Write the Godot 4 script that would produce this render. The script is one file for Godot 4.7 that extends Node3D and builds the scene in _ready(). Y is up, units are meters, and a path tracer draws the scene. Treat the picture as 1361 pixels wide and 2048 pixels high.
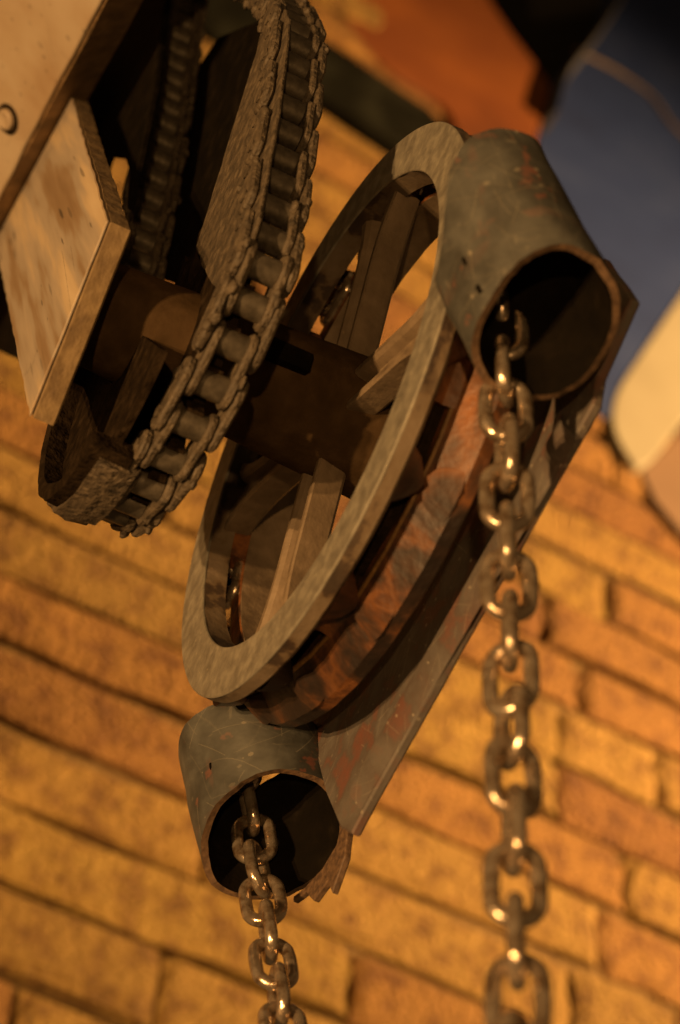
extends Node3D
# A chain hoist in a dark room, seen from below: the hand chain wheel on its level axle, the roller chain that drives it,
# the chain guide with its two mouths, and a brick wall behind. x runs along the axle, y up, z towards the camera. Metres.

const AXLE := Vector3(0, 2.23, 0)          # where the wheel's left face crosses the axle
var M := {}                                 # materials by name
var used := {}                              # names given so far
var noise := FastNoiseLite.new()


func _ready() -> void:
	# --- camera
	var cam := Camera3D.new(); cam.name = "camera"
	cam.transform = Transform3D(Basis(Vector3(0.8857, 0.0438, 0.4621), Vector3(-0.3690, 0.6704, 0.6438), Vector3(-0.2815, -0.7407, 0.6100)).orthonormalized(), Vector3(-0.1892, 1.65, 0.4380))
	cam.near = 0.05; cam.far = 30.0
	var lens := CameraAttributesPhysical.new()
	lens.frustum_focal_length = 49.98
	lens.frustum_focus_distance = 0.755
	lens.frustum_near = 0.05; lens.frustum_far = 30.0
	lens.exposure_aperture = 6.3
	cam.attributes = lens
	cam.fov = 27.0
	add_child(cam)
	# --- surroundings: a dim warm room
	var env := Environment.new()
	env.background_mode = Environment.BG_COLOR
	env.background_color = Color(0.085, 0.046, 0.017).linear_to_srgb()
	env.tonemap_mode = Environment.TONE_MAPPER_LINEAR
	env.tonemap_exposure = 1.0
	env.sdfgi_enabled = true; env.ssao_enabled = true; env.ssil_enabled = true
	var we := WorldEnvironment.new(); we.name = "surroundings"; we.environment = env
	add_child(we)
	# --- lamps: two warm bulbs low on the left, a weaker one on the right
	noise.seed = 7; noise.frequency = 1.0
	make_materials()
	lamp(Vector3(-2.40, 0.60, 1.02), 8.0, "lower of the two warm bulbs far left of the hoist")
	lamp(Vector3(-2.32, 0.84, 1.08), 8.0, "upper of the two warm bulbs far left of the hoist")
	lamp(Vector3(2.30, 3.25, 0.30), 22.0, "hooded warm bulb far right of the hoist, turned to the brick wall", Vector3(0.92, 3.36, -0.85))
	lamp(Vector3(-0.72, 0.80, 1.50), 1.6, "dim warm bulb low behind the viewer")
	setting()
	panels()
	frame_plates()
	wheel()
	roller_chain()
	chain_guide()
	hand_chain()


# ------------------------------------------------------------------ helpers: names and nodes
func numbered(called: String) -> String:
	var n: int = used.get(called, 0)
	used[called] = n + 1
	return called if n == 0 else "%s_%03d" % [called, n]


func thing(called: String, label: String, category: String, at := Vector3.ZERO, group := "") -> Node3D:
	var o := Node3D.new()
	o.name = numbered(called); o.position = at
	add_child(o)
	tag(o, label, category, group)
	return o


func tag(o: Node, label: String, category: String, group := "") -> Node:
	o.set_meta("label", label); o.set_meta("category", category)
	if group: o.set_meta("group", group)
	return o


func part(called: String, mesh: Mesh, mat: Material, parent: Node, at := Transform3D()) -> MeshInstance3D:
	var o := MeshInstance3D.new()
	o.name = numbered(called) if parent == self else called
	o.mesh = mesh
	if mat: o.material_override = mat
	o.transform = at
	parent.add_child(o, true)
	return o


# ------------------------------------------------------------------ helpers: shapes
func begin() -> SurfaceTool:
	var st := SurfaceTool.new()
	st.begin(Mesh.PRIMITIVE_TRIANGLES)
	return st


func tri(st: SurfaceTool, a: Vector3, b: Vector3, c: Vector3, out: Vector3) -> void:
	var n := (b - a).cross(c - a)
	if n.length_squared() < 1e-18: return
	if n.dot(out) > 0.0:
		var k := b; b = c; c = k
		n = -n
	n = -n.normalized()
	for p: Vector3 in [a, b, c]:
		st.set_normal(n); st.add_vertex(p)


func quad(st: SurfaceTool, a: Vector3, b: Vector3, c: Vector3, d: Vector3, out: Vector3) -> void:
	tri(st, a, b, c, out); tri(st, a, c, d, out)


# smooth patch: rows of points with normals
func patch(st: SurfaceTool, P: Array, N: Array, wrap_rows := false, wrap_cols := false) -> void:
	var nr := P.size(); var nc: int = P[0].size()
	for i in (nr if wrap_rows else nr - 1):
		for j in (nc if wrap_cols else nc - 1):
			var ii := (i + 1) % nr; var jj := (j + 1) % nc
			var ps := [P[i][j], P[ii][j], P[ii][jj], P[i][jj]]
			var ns := [N[i][j], N[ii][j], N[ii][jj], N[i][jj]]
			for t: Array in [[0, 1, 2], [0, 2, 3]]:
				var a: Vector3 = ps[t[0]]; var b: Vector3 = ps[t[1]]; var c: Vector3 = ps[t[2]]
				var g := (b - a).cross(c - a)
				if g.length_squared() < 1e-20: continue
				var order: Array = t
				if g.dot(ns[t[0]] + ns[t[1]] + ns[t[2]]) > 0.0: order = [t[0], t[2], t[1]]
				for k: int in order:
					st.set_normal(ns[k]); st.add_vertex(ps[k])


# a flat plate: outline (u, v) pushed from h0 to h1, edges chamfered; put() turns (u, v, h) into a point
func plate(st: SurfaceTool, outline: Array, h0: float, h1: float, bevel: float, put: Callable) -> void:
	var poly := PackedVector2Array(outline)
	if Geometry2D.is_polygon_clockwise(poly): poly.reverse()
	var n := poly.size()
	var inner := PackedVector2Array()
	var outn: Array[Vector2] = []
	for i in n:
		var a := poly[(i - 1 + n) % n]; var b := poly[i]; var c := poly[(i + 1) % n]
		var d1 := (b - a).normalized(); var d2 := (c - b).normalized()
		var n1 := Vector2(d1.y, -d1.x); var n2 := Vector2(d2.y, -d2.x)
		var m := (n1 + n2).normalized()
		inner.append(b - m * bevel / maxf(0.4, m.dot(n1)))
		outn.append(n2)
	var cap := Geometry2D.triangulate_polygon(inner)
	var zero: Vector3 = put.call(0.0, 0.0, 0.0)
	var hdir: Vector3 = put.call(0.0, 0.0, 1.0) - zero
	var s := signf(h1 - h0)
	for k in range(0, cap.size(), 3):
		var p := inner[cap[k]]; var q := inner[cap[k + 1]]; var r := inner[cap[k + 2]]
		tri(st, put.call(p.x, p.y, h0), put.call(q.x, q.y, h0), put.call(r.x, r.y, h0), -hdir * s)
		tri(st, put.call(p.x, p.y, h1), put.call(q.x, q.y, h1), put.call(r.x, r.y, h1), hdir * s)
	for i in n:
		var j := (i + 1) % n
		var o2 := outn[i]
		var o3: Vector3 = put.call(o2.x, o2.y, 0.0) - zero
		var b0 := h0 + bevel * s; var b1 := h1 - bevel * s
		quad(st, put.call(poly[i].x, poly[i].y, b0), put.call(poly[j].x, poly[j].y, b0), put.call(poly[j].x, poly[j].y, b1), put.call(poly[i].x, poly[i].y, b1), o3)
		if bevel > 0.0:
			quad(st, put.call(inner[i].x, inner[i].y, h0), put.call(inner[j].x, inner[j].y, h0), put.call(poly[j].x, poly[j].y, b0), put.call(poly[i].x, poly[i].y, b0), o3 - hdir * s)
			quad(st, put.call(inner[i].x, inner[i].y, h1), put.call(inner[j].x, inner[j].y, h1), put.call(poly[j].x, poly[j].y, b1), put.call(poly[i].x, poly[i].y, b1), o3 + hdir * s)


func zy(u: float, v: float, h: float) -> Vector3: return Vector3(h, v, u)     # outline in (z, y), thickness along x
func xy(u: float, v: float, h: float) -> Vector3: return Vector3(u, v, h)     # outline in (x, y), thickness along z


# the outline cut into short steps and worn a little
func worn(outline: Array, step: float, amp: float, seed_: int) -> Array:
	var rng := RandomNumberGenerator.new(); rng.seed = seed_
	var out := []
	for i in outline.size():
		var a: Vector2 = outline[i]; var b: Vector2 = outline[(i + 1) % outline.size()]
		var k := maxi(1, int(a.distance_to(b) / step))
		for j in k:
			out.append(a.lerp(b, float(j) / k) + Vector2(rng.randf_range(-amp, amp), rng.randf_range(-amp, amp)))
	return out


# a closed outline made smooth
func smooth_loop(pts: Array, per: int) -> Array:
	var out := []
	var n := pts.size()
	for i in n:
		for j in per:
			var t := float(j) / per
			var a = pts[(i - 1 + n) % n]; var b = pts[i]; var c = pts[(i + 1) % n]; var d = pts[(i + 2) % n]
			out.append(0.5 * ((2.0 * b) + (c - a) * t + (2.0 * a - 5.0 * b + 4.0 * c - d) * t * t + (3.0 * b - a - 3.0 * c + d) * t * t * t))
	return out


# turned shape about the x axis: closed profile of (x, r); angles from a0 to a1 (degrees, 0 = +z, 90 = up)
func lathe(st: SurfaceTool, profile: Array, a0: float, a1: float, steps: int, wobble := 0.0, ends := true) -> void:
	var n := profile.size()
	var area := 0.0
	for i in n:
		var p: Vector2 = profile[i]; var q: Vector2 = profile[(i + 1) % n]
		area += p.x * q.y - q.x * p.y
	var full := absf(a1 - a0) > 359.9
	for i in n:
		var p: Vector2 = profile[i]; var q: Vector2 = profile[(i + 1) % n]
		var d := (q - p).normalized()
		var nn := Vector2(d.y, -d.x) * signf(area)
		var P := []; var N := []
		for k in (steps if full else steps + 1):
			var t := deg_to_rad(lerpf(a0, a1, float(k) / steps))
			var radial := Vector3(0, sin(t), cos(t))
			var w1 := wobble * noise.get_noise_3d(p.x * 70.0, cos(t) * p.y * 70.0, sin(t) * p.y * 70.0)
			var w2 := wobble * noise.get_noise_3d(q.x * 70.0, cos(t) * q.y * 70.0, sin(t) * q.y * 70.0)
			P.append([Vector3(p.x, 0, 0) + radial * (p.y + w1), Vector3(q.x, 0, 0) + radial * (q.y + w2)])
			var m := Vector3(nn.x, 0, 0) + radial * nn.y
			N.append([m, m])
		patch(st, P, N, full, false)
	if not full and ends:
		var cap := Geometry2D.triangulate_polygon(PackedVector2Array(profile))
		for e in 2:
			var t := deg_to_rad(a0 if e == 0 else a1)
			var radial := Vector3(0, sin(t), cos(t))
			var along := Vector3(0, cos(t), -sin(t)) * (-1.0 if e == 0 else 1.0) * signf(a1 - a0)
			for k in range(0, cap.size(), 3):
				var c3 := []
				for m in 3:
					var p: Vector2 = profile[cap[k + m]]
					c3.append(Vector3(p.x, 0, 0) + radial * p.y)
				tri(st, c3[0], c3[1], c3[2], along)


# a round bar along a path
func sweep(st: SurfaceTool, path: Array, radius: float, sides: int, closed: bool, up := Vector3.UP, flat := 1.0) -> void:
	var P := []; var N := []
	var n := path.size()
	var u := up
	for i in n:
		var a: Vector3 = path[(i - 1 + n) % n] if closed or i > 0 else path[i]
		var b: Vector3 = path[(i + 1) % n] if closed or i < n - 1 else path[i]
		var t := (b - a).normalized()
		u = (u - t * u.dot(t)).normalized()
		var v := t.cross(u)
		var row := []; var rn := []
		for k in sides:
			var f := TAU * k / sides
			var d := u * cos(f) + v * sin(f) * flat
			row.append(path[i] + d * radius); rn.append((u * cos(f) + v * sin(f)).normalized())
		P.append(row); N.append(rn)
	patch(st, P, N, closed, true)
	if not closed:
		for e in 2:
			var i := 0 if e == 0 else n - 1
			var t: Vector3 = (path[0] - path[1]) if e == 0 else (path[n - 1] - path[n - 2])
			for k in sides:
				tri(st, path[i], P[i][k], P[i][(k + 1) % sides], t)


# a lumpy pebble of grease
func lump(st: SurfaceTool, at: Vector3, size: Vector3, seed_: float) -> void:
	var P := []; var N := []
	for i in 7:
		var row := []; var rn := []
		var la := -PI / 2 + PI * i / 6.0
		for j in 9:
			var lo := TAU * j / 9.0
			var d := Vector3(cos(la) * cos(lo), sin(la), cos(la) * sin(lo))
			var k := 1.0 + 0.55 * noise.get_noise_3d(d.x * 1.3 + seed_ * 7.1, d.y * 1.3, d.z * 1.3 + seed_ * 3.3)
			row.append(at + d * size * k); rn.append((d / size).normalized())
		P.append(row); N.append(rn)
	patch(st, P, N, false, true)


# ------------------------------------------------------------------ materials
func ramp(stops: Array) -> Gradient:
	var g := Gradient.new()
	var off := PackedFloat32Array(); var col := PackedColorArray()
	for s: Array in stops:
		off.append(s[0]); col.append(Color(s[1], s[2], s[3]).linear_to_srgb())
	g.offsets = off; g.colors = col
	return g


func field(seed_: int, freq: float, octaves: int, gain := 0.55, kind := FastNoiseLite.TYPE_SIMPLEX_SMOOTH) -> FastNoiseLite:
	var f := FastNoiseLite.new()
	f.noise_type = kind; f.seed = seed_; f.frequency = freq
	f.fractal_type = FastNoiseLite.FRACTAL_FBM; f.fractal_octaves = octaves; f.fractal_gain = gain
	return f


func tex(f: FastNoiseLite, size := 512, g: Gradient = null) -> NoiseTexture2D:
	var t := NoiseTexture2D.new()
	t.width = size; t.height = size; t.seamless = true; t.seamless_blend_skirt = 0.2; t.noise = f
	if g: t.color_ramp = g
	return t


# stops: colours along the noise; tile: metres one texture covers; bump in centimetres
func mat(called: String, stops: Array, freq: float, tile: float, rough: float, metal: float, bump: float, seed_: int, octaves := 5, world := true, bump_freq := 0.03) -> StandardMaterial3D:
	var m := StandardMaterial3D.new()
	m.resource_name = called
	m.albedo_texture = tex(field(seed_, freq, octaves, 0.6), 512, ramp(stops))
	m.roughness = rough; m.metallic = metal
	m.uv1_triplanar = true; m.uv1_world_triplanar = world
	m.uv1_scale = Vector3.ONE / tile
	if bump > 0.0:
		m.heightmap_enabled = true
		m.heightmap_texture = tex(field(seed_ + 50, bump_freq, 5, 0.6), 512)
		m.heightmap_scale = bump
	M[called] = m
	return m


# fine scratches and specks, lighter or darker than what lies under them
func scratches(seed_: int, count: int, specks: int, tone: Color, reach: float) -> ImageTexture:
	var rng := RandomNumberGenerator.new(); rng.seed = seed_
	var im := Image.create(1024, 1024, false, Image.FORMAT_RGBA8)
	im.fill(Color(tone, 0.0))
	for i in count:
		var p := Vector2(rng.randf() * 1024, rng.randf() * 1024)
		var a := rng.randf() * PI if rng.randf() < 0.6 else rng.randfn(0.9, 0.2)
		var l := rng.randf_range(0.15, 1.0) * reach
		var al := rng.randf_range(0.12, 0.6)
		var bend := rng.randf_range(-0.006, 0.006)
		for s in int(l):
			a += bend
			p += Vector2(cos(a), sin(a))
			im.set_pixel(posmod(int(p.x), 1024), posmod(int(p.y), 1024), Color(tone, al))
	for i in specks:
		var p := Vector2i(rng.randi() % 1024, rng.randi() % 1024)
		var r := rng.randi_range(1, 4)
		var al := rng.randf_range(0.2, 0.8)
		for x in range(-r, r + 1):
			for y in range(-r, r + 1):
				if x * x + y * y * rng.randf_range(0.6, 1.6) <= r * r:
					im.set_pixel(posmod(p.x + x, 1024), posmod(p.y + y, 1024), Color(tone, al))
	return ImageTexture.create_from_image(im)


func over(m: StandardMaterial3D, t: Texture2D) -> void:
	m.detail_enabled = true
	m.detail_albedo = t
	m.detail_blend_mode = BaseMaterial3D.BLEND_MODE_MIX


func make_materials() -> void:
	var marks := scratches(3, 420, 260, Color(0.62, 0.58, 0.5), 120.0)
	var dark_marks := scratches(9, 160, 500, Color(0.09, 0.06, 0.04), 60.0)
	over(mat("worn_steel", [[0.0, .12, .105, .08], [0.45, .19, .17, .135], [0.7, .25, .225, .175], [1.0, .31, .285, .23]], 0.028, 0.14, 0.55, 0.35, 0.02, 11), marks)
	mat("cast_brown", [[0.0, .09, .062, .038], [0.5, .16, .115, .072], [1.0, .24, .175, .115]], 0.012, 0.10, 0.6, 0.1, 0.03, 12)
	mat("hub_brown", [[0.0, .028, .017, .008], [0.5, .048, .029, .014], [1.0, .08, .05, .026]], 0.012, 0.10, 0.7, 0.0, 0.02, 62)
	mat("rust", [[0.0, .007, .004, .003], [0.36, .016, .009, .006], [0.46, .05, .022, .010], [0.54, .13, .046, .013], [0.62, .21, .078, .020], [0.72, .10, .036, .012], [0.82, .035, .02, .012], [1.0, .09, .04, .018]], 0.006, 0.16, 0.5, 0.0, 0.07, 13, 6)
	over(mat("painted_grey", [[0.0, .15, .045, .028], [0.20, .12, .05, .034], [0.24, .034, .033, .029], [0.45, .054, .053, .047], [0.7, .088, .087, .078], [1.0, .14, .137, .12]], 0.016, 0.20, 0.5, 0.25, 0.02, 14), marks)
	over(mat("bar_paint", [[0.0, .13, .045, .028], [0.30, .10, .05, .036], [0.42, .072, .056, .046], [0.7, .095, .082, .070], [1.0, .12, .075, .058]], 0.012, 0.16, 0.65, 0.0, 0.02, 64), marks)
	mat("bar_edge", [[0.0, .06, .034, .014], [0.4, .12, .075, .032], [0.7, .18, .12, .055], [1.0, .25, .175, .09]], 0.02, 0.10, 0.75, 0.0, 0.05, 70)
	mat("rust_dark", [[0.0, .008, .005, .0035], [0.5, .022, .012, .007], [0.75, .07, .026, .010], [1.0, .15, .055, .016]], 0.012, 0.08, 0.7, 0.0, 0.08, 72)
	mat("flange", [[0.0, .012, .007, .005], [0.36, .03, .016, .009], [0.44, .10, .065, .035], [0.6, .13, .095, .06], [1.0, .17, .125, .085]], 0.007, 0.10, 0.65, 0.0, 0.03, 74)
	mat("ochre", [[0.0, .05, .022, .008], [0.45, .17, .085, .022], [1.0, .30, .18, .055]], 0.02, 0.05, 0.6, 0.1, 0.02, 76)
	mat("rust_edge", [[0.0, .03, .016, .009], [0.5, .09, .05, .025], [1.0, .17, .10, .05]], 0.03, 0.05, 0.7, 0.0, 0.03, 15)
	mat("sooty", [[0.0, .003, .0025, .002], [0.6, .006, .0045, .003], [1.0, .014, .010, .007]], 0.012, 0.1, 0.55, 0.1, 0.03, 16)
	mat("greasy", [[0.0, .02, .014, .008], [0.45, .052, .037, .022], [0.7, .085, .062, .038], [1.0, .13, .10, .064]], 0.018, 0.07, 0.7, 0.0, 0.14, 17)
	mat("greasy_dark", [[0.0, .006, .004, .0025], [0.5, .014, .009, .005], [1.0, .035, .023, .014]], 0.015, 0.07, 0.7, 0.0, 0.10, 18)
	mat("roller_steel", [[0.0, .06, .05, .038], [0.5, .12, .10, .075], [1.0, .2, .17, .13]], 0.02, 0.06, 0.38, 0.6, 0.01, 19)
	mat("link_steel", [[0.0, .09, .045, .02], [0.28, .22, .14, .08], [0.45, .40, .31, .22], [0.8, .56, .47, .37], [1.0, .34, .20, .11]], 0.016, 0.05, 0.30, 0.8, 0.02, 20, 5, true)
	M.link_steel.roughness_texture = tex(field(120, 0.02, 4), 256, ramp([[0.0, .012, .012, .012], [0.5, .03, .03, .03], [1.0, .14, .14, .14]])); M.link_steel.roughness = 1.0
	over(mat("cream_paint", [[0.0, .17, .10, .05], [0.35, .27, .20, .13], [0.55, .31, .25, .18], [1.0, .36, .30, .23]], 0.006, 0.3, 0.6, 0.0, 0.02, 21), dark_marks)
	mat("plate_edge", [[0.0, .06, .04, .02], [0.4, .14, .085, .04], [0.7, .21, .13, .06], [1.0, .30, .20, .11]], 0.02, 0.12, 0.75, 0.0, 0.05, 22)
	var bm := mat("brushed", [[0.0, .15, .09, .045], [0.32, .22, .15, .09], [0.45, .29, .24, .19], [0.58, .34, .28, .22], [0.72, .45, .35, .23], [1.0, .55, .44, .30]], 0.012, 0.22, 0.5, 0.25, 0.02, 23)
	bm.uv1_world_triplanar = false; bm.uv1_scale = Vector3(5.0, 0.30, 5.0)
	over(bm, dark_marks)
	var tones := [[.25, .145, .030], [.27, .165, .033], [.22, .107, .024], [.27, .16, .036], [.19, .086, .019], [.235, .138, .029], [.24, .12, .026]]
	for i in tones.size():
		var k: Array = tones[i]
		mat("brick_%d" % i, [[0.0, k[0] * .30, k[1] * .22, k[2] * .2], [0.30, k[0] * .62, k[1] * .53, k[2] * .5], [0.48, k[0] * .92, k[1] * .9, k[2] * .85], [0.62, k[0], k[1], k[2]], [0.8, k[0] * 1.12, k[1] * 1.15, k[2] * 1.2], [1.0, k[0] * .6, k[1] * .42, k[2] * .4]], 0.012, 0.23, 0.9, 0.0, 0.8, 30 + i * 3, 7, true, 0.045)
	mat("mortar", [[0.0, .09, .048, .013], [0.5, .15, .088, .025], [1.0, .21, .13, .04]], 0.03, 0.2, 0.95, 0.0, 0.3, 88)
	mat("blue_paint", [[0.0, .005, .017, .085], [0.5, .008, .024, .11], [1.0, .018, .036, .13]], 0.006, 0.8, 0.7, 0.0, 0.0, 46)
	mat("blue_edge", [[0.0, .035, .038, .06], [1.0, .065, .064, .075]], 0.01, 0.8, 0.7, 0.0, 0.0, 47)
	mat("orange_paint", [[0.0, .09, .022, .002], [0.4, .135, .034, .004], [0.6, .15, .040, .005], [1.0, .20, .058, .007]], 0.006, 0.8, 0.7, 0.0, 0.0, 48)
	mat("cream_board", [[0.0, .22, .20, .145], [1.0, .27, .25, .185]], 0.006, 0.8, 0.7, 0.0, 0.0, 49)
	mat("brown_board", [[0.0, .13, .08, .05], [1.0, .17, .105, .065]], 0.006, 0.8, 0.8, 0.0, 0.0, 54)
	mat("beam_paint", [[0.0, .004, .004, .003], [0.55, .008, .008, .006], [1.0, .035, .037, .027]], 0.004, 0.6, 0.6, 0.0, 0.0, 56)
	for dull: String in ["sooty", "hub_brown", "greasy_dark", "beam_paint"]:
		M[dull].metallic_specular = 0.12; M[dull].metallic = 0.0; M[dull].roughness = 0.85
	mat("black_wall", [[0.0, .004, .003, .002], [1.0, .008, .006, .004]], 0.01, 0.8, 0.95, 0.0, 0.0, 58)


# ------------------------------------------------------------------ lamps
func lamp(at: Vector3, energy: float, label: String, aim := Vector3.ZERO) -> void:
	var o := thing("hanging_bulb", label, "lamp", at, "bare bulbs outside the view")
	var glow := StandardMaterial3D.new()
	glow.resource_name = "bulb_glow"
	glow.albedo_color = Color(1, 0.9, 0.75); glow.emission_enabled = true
	glow.emission = Color(1.0, 0.77, 0.485); glow.emission_energy_multiplier = 6.0
	var st := begin(); var P := []; var N := []
	for i in 13:
		var t := PI * i / 12.0
		var r := 0.028 * sin(t); var row := []; var rn := []
		for j in 16:
			var f := TAU * j / 16.0
			var d := Vector3(sin(t) * cos(f), cos(t), sin(t) * sin(f))
			row.append(Vector3(cos(f) * r, 0.033 * cos(t), sin(f) * r)); rn.append(d)
		P.append(row); N.append(rn)
	patch(st, P, N, false, true)
	part("light_bulb", st.commit(), glow, o)
	st = begin(); sweep(st, [Vector3(0, 0.030, 0), Vector3(0, 0.07, 0)], 0.015, 12, false, Vector3.RIGHT)
	part("socket", st.commit(), M.sooty, o)
	st = begin(); sweep(st, [Vector3(0, 0.07, 0), Vector3(0, 0.9, 0)], 0.003, 6, false, Vector3.RIGHT)
	part("cord", st.commit(), M.sooty, o)
	var l: Light3D
	if aim == Vector3.ZERO:
		l = OmniLight3D.new()
		l.omni_range = 12.0; l.omni_attenuation = 2.0
	else:
		l = SpotLight3D.new()
		l.spot_range = 12.0; l.spot_attenuation = 2.0; l.spot_angle = 34.0; l.spot_angle_attenuation = 0.9
		st = begin()
		lathe(st, [Vector2(-0.075, 0.016), Vector2(-0.070, 0.020), Vector2(-0.02, 0.055), Vector2(0.055, 0.085), Vector2(0.0553, 0.0835), Vector2(-0.019, 0.0535), Vector2(-0.070, 0.016)], 0, 360, 32)
		var d := (aim - at).normalized()
		var side := d.cross(Vector3.UP).normalized()
		part("hood", st.commit(), M.sooty, o, Transform3D(Basis(d, side.cross(d), side), Vector3.ZERO))
	l.name = "bulb_light"
	l.light_color = Color(1.0, 0.77, 0.485); l.light_energy = energy; l.light_size = 0.024
	l.shadow_enabled = true
	o.add_child(l)
	if aim != Vector3.ZERO: l.look_at_from_position(at, aim)


# ------------------------------------------------------------------ the brick wall and what is above it
func brick_mesh(length: float, seed_: int) -> ArrayMesh:
	var rng := RandomNumberGenerator.new(); rng.seed = seed_
	var st := begin()
	var nx := 6; var ny := 3
	var h := 0.0665
	var G := []
	for j in ny + 1:
		var row := []
		for i in nx + 1:
			var edge := i == 0 or j == 0 or i == nx or j == ny
			var corner := (i == 0 or i == nx) and (j == 0 or j == ny)
			var x := (float(i) / nx - 0.5) * length
			var y := (float(j) / ny - 0.5) * h
			var back := rng.randf_range(0.0025, 0.007) if edge else rng.randf_range(-0.001, 0.0025)
			if corner: back += rng.randf_range(0.001, 0.006)
			if i == 1 or i == nx - 1: x = (0.5 * length - 0.010) * signf(x) + rng.randf_range(-.002, .002)
			if (j == 1 or j == ny - 1) and not edge: y = (0.5 * h - 0.010) * signf(y) + rng.randf_range(-.002, .002)
			row.append(Vector3(x + rng.randf_range(-0.003, 0.003), y + rng.randf_range(-0.0028, 0.0028), -back))
		G.append(row)
	for j in ny:
		for i in nx:
			quad(st, G[j][i], G[j][i + 1], G[j + 1][i + 1], G[j + 1][i], Vector3(0, 0, 1))
	var ring := []
	for i in nx: ring.append(G[0][i])
	for j in ny: ring.append(G[j][nx])
	for i in nx: ring.append(G[ny][nx - i])
	for j in ny: ring.append(G[ny - j][0])
	for k in ring.size():
		var a: Vector3 = ring[k]; var b: Vector3 = ring[(k + 1) % ring.size()]
		quad(st, a, b, Vector3(b.x, b.y, -0.05), Vector3(a.x, a.y, -0.05), Vector3(a.x + b.x, a.y + b.y, 0.0) * 0.5 * Vector3(0.3, 3.0, 1) if absf(a.y - b.y) < absf(a.x - b.x) else Vector3(a.x + b.x, 0, 0))
	return st.commit()


func setting() -> void:
	var wall := Node3D.new(); wall.name = "brick_wall"
	wall.position = Vector3(0, 0, -0.7991); wall.rotation.y = 0.0682
	add_child(wall)
	tag(wall, "wall of weathered yellow and orange bricks behind the hoist", "wall")
	wall.set_meta("kind", "structure")
	var st := begin()
	plate(st, [Vector2(-0.75, 2.2), Vector2(1.45, 2.2), Vector2(1.45, 4.12), Vector2(-0.75, 4.12)], -0.30, -0.0125, 0.0, xy)
	part("mortar", st.commit(), M.mortar, wall)
	var long := []; var short := []
	for i in 6: long.append(brick_mesh(0.352, 100 + i))
	for i in 4: short.append(brick_mesh(0.110, 200 + i))
	var rng := RandomNumberGenerator.new(); rng.seed = 21
	for r in 25:
		var y := 2.9938 + (r - 9) * 0.075 + 0.0375
		var x := -0.72 - rng.randf_range(0.0, 0.2)
		while x < 1.36:
			var head := rng.randf() < 0.16
			var l := 0.110 if head else 0.352
			var m: Mesh = short[rng.randi() % 4] if head else long[rng.randi() % 6]
			var b := Basis(Vector3(0, 0, 1), rng.randfn(0.0, 0.006) + (PI if rng.randf() < 0.5 else 0.0)) * Basis(Vector3(1, 0, 0), rng.randfn(0.0, 0.015))
			part("brick", m, M["brick_%d" % (rng.randi() % 7)], wall, Transform3D(b, Vector3(x + l * 0.5, y + rng.randfn(0.0, 0.0015), rng.randf_range(-0.004, 0.003))))
			x += l + rng.randf_range(0.003, 0.010)
	st = begin()
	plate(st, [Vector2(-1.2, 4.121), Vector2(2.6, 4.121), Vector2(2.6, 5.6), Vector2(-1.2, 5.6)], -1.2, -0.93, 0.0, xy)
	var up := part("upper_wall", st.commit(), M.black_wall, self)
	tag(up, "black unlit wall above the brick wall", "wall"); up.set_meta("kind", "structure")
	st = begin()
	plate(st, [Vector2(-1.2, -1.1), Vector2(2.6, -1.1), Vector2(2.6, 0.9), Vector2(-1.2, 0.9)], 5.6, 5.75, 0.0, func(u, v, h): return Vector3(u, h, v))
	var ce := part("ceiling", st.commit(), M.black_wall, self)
	tag(ce, "black unlit ceiling above the panels", "ceiling"); ce.set_meta("kind", "structure")


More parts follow.
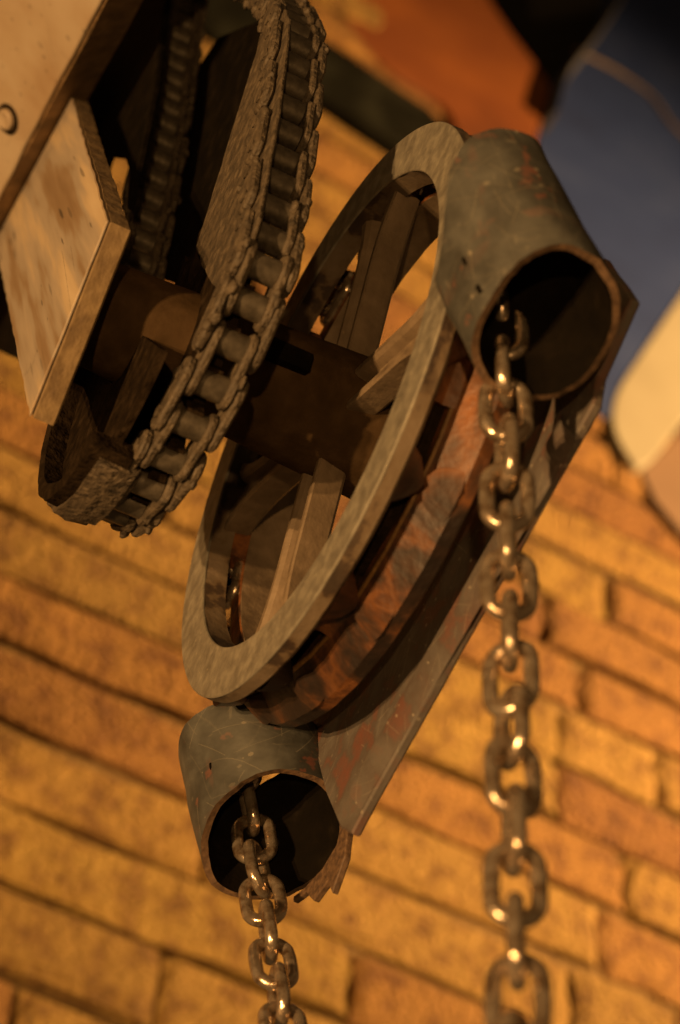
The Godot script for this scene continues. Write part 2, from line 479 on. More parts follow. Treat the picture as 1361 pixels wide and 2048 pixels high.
func panels() -> void:
	var st := begin()
	plate(st, smooth_loop([Vector2(0.8638, 4.8677), Vector2(0.7951, 4.5608), Vector2(0.7297, 4.3657), Vector2(0.6800, 4.2295), Vector2(0.6527, 4.0871), Vector2(0.6343, 3.9661), Vector2(0.6201, 3.8228), Vector2(0.6304, 3.6668), Vector2(0.6750, 3.5816), Vector2(0.7141, 3.5553), Vector2(0.7410, 3.5534), Vector2(0.7935, 3.6172), Vector2(0.8920, 3.7556), Vector2(1.0249, 3.9687), Vector2(1.0992, 4.5335), Vector2(1.1112, 5.1033)], 6), -0.88, -0.842, 0.003, xy)
	var o := thing("blue_panel", "blurred blue painted panel with a rounded edge at upper right", "panel")
	part("board", st.commit(), M.blue_paint, o)
	st = begin()
	var rim := [Vector3(0.8409, 4.7121, -0.8420), Vector3(0.7979, 4.5481, -0.8420), Vector3(0.7334, 4.3548, -0.8420), Vector3(0.6862, 4.2254, -0.8420), Vector3(0.6608, 4.0995, -0.8420)]
	var band := []
	for p in [rim]: band = p
	sweep(st, smooth_open(band, 6), 0.040, 10, false, Vector3(0, 0, 1), 0.12)
	part("edge_strip", st.commit(), M.blue_edge, o)
	st = begin()
	sweep(st, smooth_open([Vector3(0.7224, 4.3650, -0.8410), Vector3(0.7897, 4.3654, -0.8410), Vector3(0.8476, 4.3437, -0.8410), Vector3(0.8815, 4.2897, -0.8410), Vector3(0.9251, 4.2577, -0.8410)], 6), 0.004, 8, false, Vector3(0, 0, 1), 1.0)
	part("trim_cord", st.commit(), M.cast_brown, o)

	st = begin()
	plate(st, smooth_loop([Vector2(0.3099, 4.2873), Vector2(0.3377, 4.1614), Vector2(0.3733, 4.0886), Vector2(0.4206, 4.0469), Vector2(0.5049, 4.0179), Vector2(0.5343, 3.9294), Vector2(0.5845, 3.8992), Vector2(0.6262, 3.9759), Vector2(0.6481, 4.0885), Vector2(0.6687, 4.1959), Vector2(0.6509, 4.2379), Vector2(0.6021, 4.3120), Vector2(0.5585, 4.4015), Vector2(0.5340, 4.4985)], 6), -0.86, -0.828, 0.003, xy)
	tag(part("orange_panel", st.commit(), M.orange_paint, self), "blurred orange painted panel above the chain wheel", "panel")
	st = begin()
	plate(st, smooth_loop([Vector2(0.7466, 3.5014), Vector2(0.7362, 3.5394), Vector2(0.7453, 3.5996), Vector2(0.7838, 3.6949), Vector2(0.8568, 3.8652), Vector2(0.9363, 4.0485), Vector2(1.0421, 4.2410), Vector2(1.0385, 4.0207), Vector2(0.9113, 3.7405), Vector2(0.8327, 3.5923), Vector2(0.7908, 3.5095), Vector2(0.7653, 3.4818)], 4), -0.88, -0.840, 0.002, xy)
	tag(part("cream_board", st.commit(), M.cream_board, self), "pale cream board with rounded end beside the brick wall", "board")
	st = begin()
	plate(st, [Vector2(0.7781, 3.4872), Vector2(0.8405, 3.5974), Vector2(0.9645, 3.8113), Vector2(0.9259, 3.3721), Vector2(0.8485, 3.3960), Vector2(0.8243, 3.4142), Vector2(0.7933, 3.4488)], -0.89, -0.851, 0.002, xy)
	tag(part("brown_board", st.commit(), M.brown_board, self), "dull brown board under the pale cream board", "board")
	st = begin()
	plate(st, worn([Vector2(0.1311, 4.0320), Vector2(0.1951, 4.0016), Vector2(0.2847, 3.9938), Vector2(0.3476, 3.9865), Vector2(0.4044, 3.9677), Vector2(0.4684, 3.9487), Vector2(0.5006, 3.9196), Vector2(0.5011, 3.8273), Vector2(0.4289, 3.8393), Vector2(0.3201, 3.8585), Vector2(0.2660, 3.8712), Vector2(0.1727, 3.8853), Vector2(0.1123, 3.9034)], 0.03, 0.001, 4), -0.85, -0.800, 0.004, xy)
	tag(part("dark_beam", st.commit(), M.beam_paint, self), "dark painted beam lying along the top of the brick wall", "beam")


func smooth_open(pts: Array, per: int) -> Array:
	var out := []
	var n := pts.size()
	for i in n - 1:
		for j in per:
			var t := float(j) / per
			var a = pts[maxi(i - 1, 0)]; var b = pts[i]; var c = pts[i + 1]; var d = pts[mini(i + 2, n - 1)]
			out.append(0.5 * ((2.0 * b) + (c - a) * t + (2.0 * a - 5.0 * b + 4.0 * c - d) * t * t + (3.0 * b - a - 3.0 * c + d) * t * t * t))
	out.append(pts[n - 1])
	return out


# ------------------------------------------------------------------ the plates that carry the machine (left)
func frame_plates() -> void:
	var o := thing("mounting_plate", "large cream painted steel slab with a rusty edge and one bolt", "plate")
	var corner := Vector3(-0.1050, 2.4519, -0.0153)
	var ez := Vector3(0.0000, -0.1585, 0.9874); var em := Vector3(-0.7185, 0.6867, 0.1102); var en := Vector3(-0.6955, -0.7094, -0.1139)      # along the edge, up the face, out of the face
	var lay := func(u: float, v: float, h: float) -> Vector3: return corner + ez * u + em * v - en * h
	var st := begin()
	plate(st, worn([Vector2(-0.75, 0.0), Vector2(0.30, 0.0), Vector2(0.30, 0.7), Vector2(-0.75, 0.7)], 0.015, 0.0007, 5), 0.0, 0.0015, 0.0006, lay)
	part("painted_face", st.commit(), M.cream_paint, o)
	st = begin()
	plate(st, worn([Vector2(-0.75, -0.0006), Vector2(0.30, -0.0006), Vector2(0.30, 0.7), Vector2(-0.75, 0.7)], 0.02, 0.0005, 6), 0.0017, 0.0250, 0.0008, lay)
	part("steel_body", st.commit(), M.plate_edge, o)
	# the bolt: a dished washer and a round head with a dimple
	var facing := Transform3D(Basis(-en, em, (-en).cross(em)), Vector3(-0.1160, 2.4770, -0.1051))
	var bolt := begin()
	lathe(bolt, [Vector2(0, 0.0), Vector2(0, 0.0068), Vector2(-0.0006, 0.0072), Vector2(-0.0010, 0.0064), Vector2(-0.0006, 0.0)], 0, 360, 28)
	part("washer", bolt.commit(), M.greasy_dark, o, facing)
	bolt = begin()
	lathe(bolt, [Vector2(-0.0006, 0.0), Vector2(-0.0006, 0.0050), Vector2(-0.0024, 0.0047), Vector2(-0.0030, 0.0038), Vector2(-0.0023, 0.0012), Vector2(-0.0025, 0.0)], 0, 360, 24)
	part("bolt_head", bolt.commit(), M.cream_paint, o, facing)

	# the bar is built along its own length, so that the scrape marks follow it
	var outline: Array = [[Vector2(0.0409, 2.2244), Vector2(-0.0065, 2.1747), Vector2(-0.1446, 2.4260), Vector2(-0.3631, 2.8087), Vector2(-0.1867, 2.7009)]][0]
	var lean := (Vector2(outline[2]) - Vector2(outline[1])).angle() - PI / 2
	var foot: Vector2 = outline[1]
	var local := []
	for p: Vector2 in outline: local.append((p - foot).rotated(-lean))
	var hung := Transform3D(Basis(Vector3.RIGHT, -lean), Vector3(0, foot.y, foot.x))
	var ob := thing("bracket_bar", "thick scraped steel bar hanging below the cream slab", "bracket")
	st = begin()
	plate(st, worn(local, 0.008, 0.0004, 8), -0.096, -0.0952, 0.0006, zy)
	part("scraped_face", st.commit(), M.brushed, ob, hung)
	st = begin()
	plate(st, worn(local, 0.008, 0.0004, 8), -0.0950, -0.087, 0.0007, zy)
	part("steel_body", st.commit(), M.bar_edge, ob, hung)

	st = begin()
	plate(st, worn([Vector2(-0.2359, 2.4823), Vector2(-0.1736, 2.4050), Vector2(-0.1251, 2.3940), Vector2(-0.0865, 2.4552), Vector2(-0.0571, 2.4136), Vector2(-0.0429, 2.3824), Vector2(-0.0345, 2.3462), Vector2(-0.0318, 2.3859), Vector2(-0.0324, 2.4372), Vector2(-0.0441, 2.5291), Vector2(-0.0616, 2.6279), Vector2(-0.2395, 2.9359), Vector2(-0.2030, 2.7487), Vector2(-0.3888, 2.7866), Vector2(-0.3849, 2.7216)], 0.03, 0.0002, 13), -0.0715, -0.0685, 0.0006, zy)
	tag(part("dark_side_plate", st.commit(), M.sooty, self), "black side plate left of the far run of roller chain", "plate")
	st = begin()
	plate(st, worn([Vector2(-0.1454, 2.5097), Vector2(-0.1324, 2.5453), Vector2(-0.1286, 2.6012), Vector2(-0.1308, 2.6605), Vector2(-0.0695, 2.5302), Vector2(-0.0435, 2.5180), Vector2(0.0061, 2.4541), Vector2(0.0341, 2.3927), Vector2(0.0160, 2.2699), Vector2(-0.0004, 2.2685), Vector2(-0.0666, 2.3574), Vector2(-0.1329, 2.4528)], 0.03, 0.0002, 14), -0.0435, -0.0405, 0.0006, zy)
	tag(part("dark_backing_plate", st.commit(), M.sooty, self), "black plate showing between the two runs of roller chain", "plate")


# ------------------------------------------------------------------ the hand chain wheel, its hub and sprocket
func wheel() -> void:
	var o := thing("chain_pulley", "large spoked chain wheel with grey face and rusty pocketed rim", "chain wheel", AXLE)
	# left half of the rim: the bright face and the flange behind it
	var st := begin()
	lathe(st, [Vector2(0.0, 0.0903), Vector2(0.0, 0.1080), Vector2(0.0004, 0.1085), Vector2(0.0008, 0.1085), Vector2(0.0008, 0.0900), Vector2(0.0004, 0.0900)], 0, 360, 220)
	part("rim_face", st.commit(), M.worn_steel, o)
	st = begin()
	lathe(st, [Vector2(0.0008, 0.0901), Vector2(0.0008, 0.1085), Vector2(0.0052, 0.1087), Vector2(0.0062, 0.1080), Vector2(0.0090, 0.1005), Vector2(0.0094, 0.0980), Vector2(0.0092, 0.0893)], 0, 360, 220, 0.0005)
	part("left_flange", st.commit(), M.flange, o)
	st = begin()
	lathe(st, [Vector2(0.0158, 0.0901), Vector2(0.0156, 0.0978), Vector2(0.0172, 0.0992), Vector2(0.0245, 0.1075), Vector2(0.0256, 0.1087), Vector2(0.0300, 0.1085), Vector2(0.0306, 0.1078), Vector2(0.0306, 0.0901)], 0, 360, 220, 0.0008)
	part("right_flange", st.commit(), M.rust, o)
	st = begin()
	lathe(st, [Vector2(0.0159, 0.0898), Vector2(0.0159, 0.0906), Vector2(0.0304, 0.0906), Vector2(0.0304, 0.0898)], 0, 360, 220)
	part("inner_band", st.commit(), M.cast_brown, o)
	st = begin()
	lathe(st, [Vector2(0.0152, 0.0974), Vector2(0.0153, 0.0984), Vector2(0.0161, 0.0988), Vector2(0.0164, 0.0980)], 0, 360, 220, 0.0007)
	part("worn_edge", st.commit(), M.ochre, o)
	for k in 7:
		var mid := -64.0 + 25.7 + 51.43 * k
		st = begin()
		lathe(st, [Vector2(0.0088, 0.0902), Vector2(0.0088, 0.0990), Vector2(0.0125, 0.0980), Vector2(0.0165, 0.0990), Vector2(0.0165, 0.0902)], mid - 5.0, mid + 5.0, 8, 0.0010)
		part("pocket_bridge", st.commit(), M.rust, o)
	# the pockets on the near side are clogged with dirt
	for k in 3:
		var mid := -115.43 + 51.43 * k
		st = begin()
		lathe(st, [Vector2(0.0088, 0.0905), Vector2(0.0088, 0.0925), Vector2(0.0130, 0.0930), Vector2(0.0160, 0.0925), Vector2(0.0160, 0.0905)], mid - 21.2, mid + 21.2, 24, 0.0010)
		part("dirt_plug", st.commit(), M.greasy_dark, o)
	for k in 14:
		var mid := -57.5 - 25.71 * k
		for s in 2:
			st = begin()
			var P := []; var N := []
			for i in 9:
				var f := float(i) / 8.0
				var t := deg_to_rad(mid + lerpf(-5.5, 5.5, f))
				var bulge := sin(PI * f) * (1.0 + 0.35 * noise.get_noise_2d(k * 9.0 + i * 1.7, s * 30.0))
				var radial := Vector3(0, sin(t), cos(t))
				var row := []; var rn := []
				for j in 6:
					var g := float(j) / 5.0
					var r := lerpf(0.0975, 0.1072, g)
					var x := lerpf(0.0098, 0.0062, g) if s == 0 else lerpf(0.0198, 0.0246, g)
					var push := bulge * 0.0070 * sin(PI * minf(1.0, g * 0.9 + 0.1)) - 0.0004
					row.append(Vector3(x + (push if s == 0 else -push), 0, 0) + radial * (r + bulge * 0.0026))
					rn.append((Vector3(1.0 if s == 0 else -1.0, 0, 0) * 0.8 + radial * 0.6).normalized())
				P.append(row); N.append(rn)
			patch(st, P, N)
			part("pocket_lug", st.commit(), M.rust, o)
	# hub
	st = begin()
	lathe(st, [Vector2(-0.0868, 0.0), Vector2(-0.0868, 0.0185), Vector2(-0.05, 0.0205), Vector2(-0.0145, 0.0225), Vector2(0.012, 0.0240), Vector2(0.026, 0.0250), Vector2(0.028, 0.023), Vector2(0.028, 0.0)], 0, 360, 64)
	part("hub", st.commit(), M.hub_brown, o)
	st = begin()
	plate(st, [Vector2(-0.0035, 0.0185), Vector2(0.0035, 0.0185), Vector2(0.0035, 0.0262), Vector2(-0.0035, 0.0262)], -0.030, -0.012, 0.0006, zy)
	part("key", st.commit(), M.sooty, o, Transform3D(Basis(Vector3.RIGHT, deg_to_rad(90.0 + 22.0)), Vector3.ZERO))
	# four spokes, each a web with a raised rib along both edges of its left face
	for k in 4:
		var t := 67.0 - 90.0 * k
		var turn := Transform3D(Basis(Vector3(1, 0, 0), deg_to_rad(-t)), Vector3.ZERO)   # local +z points outwards
		st = begin()
		var web := [Vector2(0.0052, -0.0090), Vector2(0.0046, -0.0083), Vector2(0.0046, -0.0062), Vector2(0.0060, -0.0050), Vector2(0.0092, -0.0042), Vector2(0.0098, 0.0), Vector2(0.0092, 0.0042), Vector2(0.0060, 0.0050), Vector2(0.0046, 0.0062), Vector2(0.0046, 0.0083), Vector2(0.0052, 0.0090), Vector2(0.0150, 0.0074), Vector2(0.0162, 0.0062), Vector2(0.0162, -0.0062), Vector2(0.0150, -0.0074)]
		var rings := 14
		for i in rings:
			var f0 := float(i) / rings; var f1 := float(i + 1) / rings
			var r0 := lerpf(0.018, 0.0903, f0); var r1 := lerpf(0.018, 0.0903, f1)
			var w0 := 0.92 + 0.9 * pow(maxf(0.0, f0 - 0.55) / 0.45, 2.2); var w1 := 0.92 + 0.9 * pow(maxf(0.0, f1 - 0.55) / 0.45, 2.2)
			for j in web.size():
				var a: Vector2 = web[j]; var b: Vector2 = web[(j + 1) % web.size()]
				var edge := (b - a).normalized()
				var out := Vector3(-edge.y, edge.x, 0) * (-1.0)
				if out.dot(Vector3((a.x + b.x) * 0.5 - 0.0100, (a.y + b.y) * 0.5, 0)) < 0 and absf(edge.y) < 0.99 and a.x > 0.014: out = -out
				quad(st, Vector3(a.x, a.y * w0, r0), Vector3(b.x, b.y * w0, r0), Vector3(b.x, b.y * w1, r1), Vector3(a.x, a.y * w1, r1), out)
		part("spoke", st.commit(), M.cast_brown, o, turn)
	# sprocket that carries the roller chain
	var gear := []
	var teeth := 26
	for i in teeth:
		for q: Array in [[-0.36, 0.0545], [-0.17, 0.0557], [-0.10, 0.0618], [0.10, 0.0618], [0.17, 0.0557], [0.36, 0.0545]]:
			var a: float = TAU * (i + q[0]) / teeth
			gear.append(Vector2(cos(a), sin(a)) * q[1])
	var csg := CSGCombiner3D.new(); csg.name = "sprocket"
	var body := CSGPolygon3D.new(); body.name = "toothed_disc"
	body.polygon = PackedVector2Array(gear); body.depth = 0.006; body.material = M.greasy_dark
	csg.add_child(body)
	for i in 5:
		var hole := CSGCylinder3D.new(); hole.name = "hole"
		hole.operation = CSGShape3D.OPERATION_SUBTRACTION
		hole.radius = 0.009; hole.height = 0.05; hole.sides = 24; hole.material = M.greasy_dark
		var a := deg_to_rad(-70.0 + 72.0 * i)
		hole.position = Vector3(cos(a) * 0.040, sin(a) * 0.040, 0.0); hole.rotation.x = PI / 2
		csg.add_child(hole, true)
	csg.transform = Transform3D(Basis(Vector3(0, 0, 1), Vector3(0, 1, 0), Vector3(-1, 0, 0)), Vector3(-0.0535, 0, 0))
	o.add_child(csg)


# ------------------------------------------------------------------ roller chain round the sprocket
func chain_path(points: Array, pitch: float) -> Array:
	# points spaced evenly along a polyline
	var out := [points[0]]
	var left := pitch
	for i in points.size() - 1:
		var a: Vector3 = points[i]; var b: Vector3 = points[i + 1]
		var l := a.distance_to(b)
		var at := 0.0
		while l - at >= left:
			at += left
			out.append(a.lerp(b, at / l))
			left = pitch
		left -= l - at
	return out


func roller_chain() -> void:
	var o := thing("roller_chain", "grease caked roller chain running round the sprocket left of the wheel", "chain")
	var line := smooth_open([Vector3(-0.0475, 2.6721, -0.0715), Vector3(-0.0475, 2.5454, -0.0185), Vector3(-0.0475, 2.4503, 0.0227), Vector3(-0.0475, 2.3942, 0.0475), Vector3(-0.0475, 2.3640, 0.0594), Vector3(-0.0475, 2.3414, 0.0657), Vector3(-0.0475, 2.3245, 0.0663), Vector3(-0.0475, 2.2949, 0.0664), Vector3(-0.0475, 2.2672, 0.0645), Vector3(-0.0475, 2.2368, 0.0633), Vector3(-0.0475, 2.2078, 0.0601), Vector3(-0.0475, 2.205, 0.0605)], 8)
	for i in range(1, 61):
		var a := deg_to_rad(-30.0 - 150.0 * i / 60.0)
		line.append(AXLE + Vector3(-0.0475 - 0.009 * i / 60.0, sin(a) * 0.0602, cos(a) * 0.0602))
	line.append_array(smooth_open([Vector3(-0.0568, 2.25, -0.0615), Vector3(-0.0570, 2.4242, -0.0568), Vector3(-0.0570, 2.4924, -0.0613), Vector3(-0.0570, 2.5666, -0.0663), Vector3(-0.0570, 2.6332, -0.0730), Vector3(-0.0570, 2.7471, -0.0860)], 8))
	var nodes := chain_path(line, 0.0145)
	var rng := RandomNumberGenerator.new(); rng.seed = 5
	var st := begin()
	lathe(st, [Vector2(-0.0050, 0.0), Vector2(-0.0050, 0.0044), Vector2(-0.0047, 0.0047), Vector2(0.0047, 0.0047), Vector2(0.0050, 0.0044), Vector2(0.0050, 0.0)], 0, 360, 18)
	var roller := st.commit()
	var plates := []
	for v in 4:
		var outline := []
		for i in 28:
			var t := TAU * i / 28.0
			var p := Vector2(cos(t) * 0.0062, sin(t) * 0.0062)
			p.x += 0.00725 * signf(cos(t))
			p.y *= 1.0 - 0.22 * exp(-pow(p.x / 0.004, 2))
			outline.append(p + Vector2(rng.randf_range(-1, 1), rng.randf_range(-1, 1)) * 0.0002)
		st = begin()
		plate(st, outline, -0.0015, 0.0015, 0.0008, func(u, v2, h): return Vector3(h, v2, u))
		for e: float in [-1.0, 1.0]:
			sweep(st, [Vector3(-0.0021, 0, 0.00725 * e), Vector3(0.0021, 0, 0.00725 * e)], 0.0024, 10, false, Vector3.UP)
		plates.append(st.commit())
	var grease := begin()
	for i in nodes.size():
		var p: Vector3 = nodes[i]
		part("roller", roller, M.roller_steel, o, Transform3D(Basis(Vector3(1, 0, 0), rng.randf() * TAU), p))
		if i == nodes.size() - 1: continue
		var q: Vector3 = nodes[i + 1]
		var d := (q - p).normalized()
		var b := Basis(Vector3(1, 0, 0), d.cross(Vector3(1, 0, 0)), d)
		b = Basis(Vector3(1, 0, 0), Vector3(0, d.z, -d.y), d)
		var off := 0.0062 if i % 2 == 0 else 0.0094
		for s: float in [-1.0, 1.0]:
			part("link_plate", plates[rng.randi() % 4], M.greasy, o, Transform3D(b * Basis(Vector3(1, 0, 0), rng.randfn(0, 0.03)), (p + q) * 0.5 + Vector3(off * s + rng.randfn(0, 0.0002), 0, 0)))
			for g in 2:
				var c := p.lerp(q, rng.randf()) + Vector3(s * (off + rng.randf_range(-0.0008, 0.0016)), 0, 0)
				var inward := Vector3(0, d.z, -d.y) * (1.0 if rng.randf() < 0.35 else -1.0)
				c += inward * rng.randf_range(0.0035, 0.0062)
				lump(grease, c, Vector3(rng.randf_range(0.0010, 0.0020), rng.randf_range(0.0014, 0.0030), rng.randf_range(0.0014, 0.0035)), rng.randf() * 50.0)
	part("grease_cake", grease.commit(), M.greasy, o).set_meta("kind", "stuff")

	# a flat guard between the two runs
	st = begin()
	plate(st, worn([Vector2(0.0453, 2.3575), Vector2(0.0490, 2.3741), Vector2(0.0389, 2.4097), Vector2(0.0213, 2.4592), Vector2(0.0483, 2.4065), Vector2(0.0660, 2.3633), Vector2(0.0754, 2.3365), Vector2(0.0769, 2.3028), Vector2(0.0764, 2.2740), Vector2(0.0734, 2.2444), Vector2(0.0705, 2.2163), Vector2(0.0646, 2.2016), Vector2(0.0595, 2.1957), Vector2(0.0436, 2.2106), Vector2(0.0294, 2.2326), Vector2(0.0101, 2.2746)], 0.006, 0.0006, 12), -0.0552, -0.0536, 0.0005, zy)
	tag(part("chain_guard_plate", st.commit(), M.greasy, self), "flat greasy guard plate between the two runs of roller chain", "guard")
	# the dark curved guard under the sprocket
	var og := thing("curved_chain_guard", "dark curved guard caked with grease under the sprocket", "guard", AXLE)
	st = begin()
	lathe(st, [Vector2(-0.076, 0.0600), Vector2(-0.077, 0.063), Vector2(-0.076, 0.0655), Vector2(-0.062, 0.0672), Vector2(-0.0615, 0.0600)], -215, -88, 90, 0.0012)
	part("shell", st.commit(), M.greasy_dark, og)
	st = begin()
	lathe(st, [Vector2(-0.0690, 0.020), Vector2(-0.0690, 0.0618), Vector2(-0.0665, 0.0618), Vector2(-0.0665, 0.020)], -235, -55, 60)
	part("back_plate", st.commit(), M.greasy_dark, og)
	st = begin()
	lathe(st, [Vector2(-0.0715, 0.0655), Vector2(-0.0720, 0.0675), Vector2(-0.066, 0.0688), Vector2(-0.0585, 0.0682), Vector2(-0.0575, 0.0655)], -165, -92, 80, 0.0020)
	part("grease_band", st.commit(), M.greasy, og)


# ------------------------------------------------------------------ chain guide: two sheet mouths on a bent bar
func sleeve(rim: Array, lengths: Array, axis: Vector3, holes: Array, per: int, thick: float) -> Array:
	var loop := smooth_loop(rim, per); var ls := smooth_loop(lengths, per)
	var n := loop.size()
	var mid := Vector3.ZERO
	for p: Vector3 in loop: mid += p / n
	var P := []; var N := []; var edge := []; var EN := []
	var P2 := []; var N2 := []
	for i in n:
		var a: Vector3 = loop[(i - 1 + n) % n]; var b: Vector3 = loop[(i + 1) % n]
		var nn := (b - a).cross(axis).normalized()
		if nn.dot(loop[i] - mid) < 0: nn = -nn
		var bot: Vector3 = loop[i] + axis * 0.0006 * noise.get_noise_2d(i * 0.7, 3.0)
		var row := []; var r2 := []; var rn := []; var rn2 := []
		for k in 9:
			var l: float = ls[i] * k / 8.0
			var dent := 0.0012 * noise.get_noise_3d(bot.x * 40.0, bot.z * 40.0, l * 40.0)
			row.append(bot + axis * l + nn * dent); r2.append(bot + axis * l + nn * (dent - thick))
			rn.append(nn); rn2.append(-nn)
		P.append(row); P2.append(r2); N.append(rn); N2.append(rn2)
	var outer := begin(); patch(outer, P, N, true, false)
	var inner := begin(); patch(inner, P2, N2, true, false)
	var lips := []
	for e in 2:
		var lip := begin()
		for i in n:
			var j := (i + 1) % n
			var k := 0 if e == 0 else 8
			quad(lip, P[i][k], P[j][k], P2[j][k], P2[i][k], -axis if e == 0 else axis)
		lips.append(lip.commit())
	var slots := []
	for k in range(0, holes.size(), 2):
		var hst := begin()
		var along: Vector3 = (axis * 0.9 + Vector3(0.25, 0, 0)).normalized()
		var n2: Vector3 = holes[k + 1]
		along = (along - n2 * along.dot(n2)).normalized()
		sweep(hst, [holes[k] - along * 0.0014 - n2 * 0.0002, holes[k] - along * 0.0005 - n2 * 0.0001, holes[k] + along * 0.0005 - n2 * 0.0001, holes[k] + along * 0.0014 - n2 * 0.0002], 0.0008, 8, false, n2)
		slots.append(hst.commit())
	return [outer.commit(), inner.commit(), lips[0], lips[1], slots]


func chain_guide() -> void:
	var o := thing("chain_guide", "grey sheet steel chain guide with two mouths and a joining bar", "chain guide")
	var up := sleeve([Vector3(0.0023, 2.1456, 0.1064), Vector3(0.0001, 2.1477, 0.1138), Vector3(-0.0003, 2.1500, 0.1217), Vector3(0.0005, 2.1523, 0.1294), Vector3(0.0032, 2.1545, 0.1366), Vector3(0.0083, 2.1563, 0.1423), Vector3(0.0156, 2.1574, 0.1450), Vector3(0.0237, 2.1574, 0.1441), Vector3(0.0309, 2.1565, 0.1404), Vector3(0.0361, 2.1551, 0.1348), Vector3(0.0392, 2.1532, 0.1280), Vector3(0.0403, 2.1509, 0.1202), Vector3(0.0393, 2.1486, 0.1123), Vector3(0.0360, 2.1465, 0.1055), Vector3(0.0304, 2.1449, 0.1007), Vector3(0.0228, 2.1439, 0.0980), Vector3(0.0144, 2.1435, 0.0979), Vector3(0.0072, 2.1441, 0.1008)], [0.0307, 0.0312, 0.0382, 0.0461, 0.0505, 0.0511, 0.0511, 0.0534, 0.0577, 0.0609, 0.0612, 0.0595, 0.0589, 0.0604, 0.0616, 0.0584, 0.0493, 0.0380], Vector3(-0.3872, 0.9220, 0.0000), [Vector3(-0.0071, 2.1657, 0.1198), Vector3(-0.9209, -0.3868, -0.0482), Vector3(-0.0025, 2.1550, 0.1198), Vector3(-0.9209, -0.3868, -0.0482)], 3, 0.0024)
	var low := sleeve([Vector3(0.0218, 2.1191, -0.1167), Vector3(0.0187, 2.1225, -0.1090), Vector3(0.0183, 2.1262, -0.1009), Vector3(0.0202, 2.1298, -0.0929), Vector3(0.0243, 2.1332, -0.0855), Vector3(0.0306, 2.1357, -0.0800), Vector3(0.0389, 2.1369, -0.0774), Vector3(0.0480, 2.1367, -0.0778), Vector3(0.0564, 2.1353, -0.0810), Vector3(0.0628, 2.1328, -0.0864), Vector3(0.0663, 2.1295, -0.0937), Vector3(0.0669, 2.1258, -0.1021), Vector3(0.0647, 2.1221, -0.1101), Vector3(0.0600, 2.1191, -0.1169), Vector3(0.0532, 2.1168, -0.1221), Vector3(0.0448, 2.1153, -0.1253), Vector3(0.0359, 2.1150, -0.1258), Vector3(0.0278, 2.1164, -0.1228)], [0.0442, 0.0418, 0.0395, 0.0372, 0.0345, 0.0312, 0.0286, 0.0283, 0.0315, 0.0372, 0.0429, 0.0463, 0.0470, 0.0461, 0.0455, 0.0459, 0.0464, 0.0460], Vector3(-0.3099, 0.9508, 0.0000), [Vector3(0.0146, 2.1424, -0.0969), Vector3(-0.9267, -0.3021, 0.2235), Vector3(0.0177, 2.1304, -0.0989), Vector3(-0.9267, -0.3021, 0.2235)], 3, 0.0026)
	for s: Array in [["upper_mouth", up], ["lower_mouth", low]]:
		var outer := part(s[0], s[1][0], M.painted_grey, o)
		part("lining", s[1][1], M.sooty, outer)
		part("lip", s[1][2], M.rust_edge, outer)
		part("lip", s[1][3], M.rust_edge, outer)
		for m: Mesh in s[1][4]: part("punch_mark", m, M.sooty, outer)
	var st := begin()
	plate(st, worn([Vector2(0.1137, 2.2127), Vector2(0.1265, 2.1757), Vector2(0.1060, 2.1605), Vector2(0.1026, 2.1511), Vector2(0.0665, 2.1373), Vector2(0.0281, 2.1229), Vector2(-0.0070, 2.1094), Vector2(-0.0383, 2.0975), Vector2(-0.0486, 2.0920), Vector2(-0.0578, 2.1011), Vector2(-0.0704, 2.1242), Vector2(-0.0820, 2.1535), Vector2(-0.0873, 2.1720), Vector2(-0.0603, 2.1674), Vector2(-0.0201, 2.1747), Vector2(0.0214, 2.1963), Vector2(0.0584, 2.2104), Vector2(0.0963, 2.2105)], 0.012, 0.0003, 31), 0.047, 0.0505, 0.0007, zy)
	var bar := part("joining_bar", st.commit(), M.bar_paint, o)
	st = begin()
	var a := [Vector3(0.0470, 2.1545, 0.0895), Vector3(0.0470, 2.1063, -0.0459)]
	part("fold", fold_mesh(a[0], a[1]), M.bar_paint, bar)
	st = begin()
	plate(st, worn([Vector2(-0.1114, 2.1095), Vector2(-0.1011, 2.1072), Vector2(-0.0944, 2.0989), Vector2(-0.0841, 2.0999), Vector2(-0.0801, 2.0925), Vector2(-0.0716, 2.1023), Vector2(-0.0702, 2.1158), Vector2(-0.0755, 2.1206), Vector2(-0.0787, 2.1120), Vector2(-0.0884, 2.1088), Vector2(-0.1014, 2.1095), Vector2(-0.1109, 2.1118)], 0.004, 0.0002, 33), 0.056, 0.0585, 0.0004, zy)
	part("torn_edge", st.commit(), M.rust_edge, o)


func fold_mesh(a: Vector3, b: Vector3) -> Mesh:
	# a low pressed ridge along the bar
	var st := begin()
	var along := (b - a).normalized()
	var side := Vector3(1, 0, 0).cross(along).normalized()
	var P := []; var N := []
	for i in 13:
		var c := a.lerp(b, i / 12.0)
		var row := []; var rn := []
		for q: Array in [[-0.010, 0.0004], [-0.006, -0.0012], [-0.002, -0.0030], [0.002, -0.0030], [0.006, -0.0012], [0.010, 0.0004]]:
			row.append(c + side * q[0] + Vector3(q[1], 0, 0))
			rn.append((Vector3(-1, 0, 0) + side * q[0] * 40.0).normalized())
		P.append(row); N.append(rn)
	patch(st, P, N)
	return st.commit()


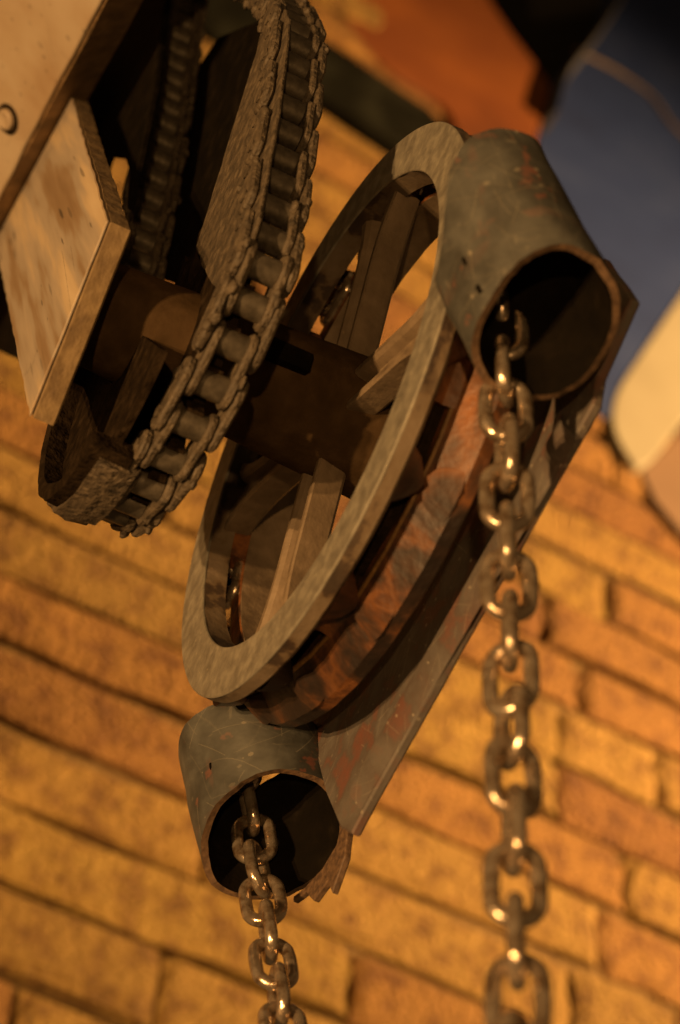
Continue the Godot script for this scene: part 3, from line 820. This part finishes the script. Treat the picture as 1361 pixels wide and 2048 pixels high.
# ------------------------------------------------------------------ the hand chain: up the right side, over the wheel, down the left
func hand_chain() -> void:
	var o := thing("hand_chain", "shiny worn steel link chain hanging from the wheel in two strands", "chain")
	var xw := 0.0153
	var right := [Vector3(0.0341, 1.8425, 0.0731), Vector3(0.0334, 1.8736, 0.0744), Vector3(0.0327, 1.9084, 0.0754), Vector3(0.0311, 1.9517, 0.0780), Vector3(0.0291, 1.9956, 0.0813), Vector3(0.0269, 2.0398, 0.0848), Vector3(0.0235, 2.0973, 0.0907), Vector3(0.0183, 2.1520, 0.0990), Vector3(xw, 2.23, 0.1005)]
	right[0] = right[0].lerp(right[1], RIGHT_PHASE)
	var line := smooth_open(right, 6)
	for i in range(1, 60):
		var a := PI * i / 60.0
		line.append(AXLE + Vector3(xw, sin(a) * 0.1005, cos(a) * 0.1005))
	line.append_array(smooth_open([Vector3(xw, 2.23, -0.1005), Vector3(0.024, 2.18, -0.106), Vector3(0.0400, 2.140, -0.1155), Vector3(0.0410, 2.1247, -0.1122), Vector3(0.0436, 2.0913, -0.1040), Vector3(0.0456, 2.0591, -0.0947), Vector3(0.0464, 2.0282, -0.0843), Vector3(0.0470, 1.9986, -0.0740), Vector3(0.0477, 1.9696, -0.0647)], 6))
	var pitch := 0.0160
	var nodes := chain_path(line, pitch)
	var d := 0.00228
	var half_w := 0.00825 - d
	var half_l := 0.0126 - d
	var path := []
	var st := begin()
	for i in 36:
		var t := TAU * i / 36.0
		path.append(Vector3(cos(t) * half_w, sin(t) * half_w + (half_l - half_w) * signf(sin(t)) * minf(1.0, absf(sin(t)) * 4.0), 0))
	sweep(st, path, d, 14, true, Vector3(0, 0, 1))
	var link := st.commit()
	var rng := RandomNumberGenerator.new(); rng.seed = 12
	for i in nodes.size() - 1:
		var p: Vector3 = nodes[i]; var q: Vector3 = nodes[i + 1]
		var t := (q - p).normalized()
		var ref := Vector3(cos(deg_to_rad(30.0)), 0, sin(deg_to_rad(30.0)))
		var y := (p.y + q.y) * 0.5
		var zz := (p.z + q.z) * 0.5
		if y > 2.19: ref = Vector3(1, 0, 0)
		var side := (ref - t * ref.dot(t)).normalized()
		var b := Basis(side, t, side.cross(t))
		var hang := y < 2.17
		b = b * Basis(Vector3(0, 1, 0), (PI / 2 if i % 2 == 1 else 0.0) + (rng.randfn(0.0, 0.30) if hang else 0.0))
		part("link", link, M.link_steel, o, Transform3D(b, (p + q) * 0.5))


const RIGHT_PHASE := 0.0
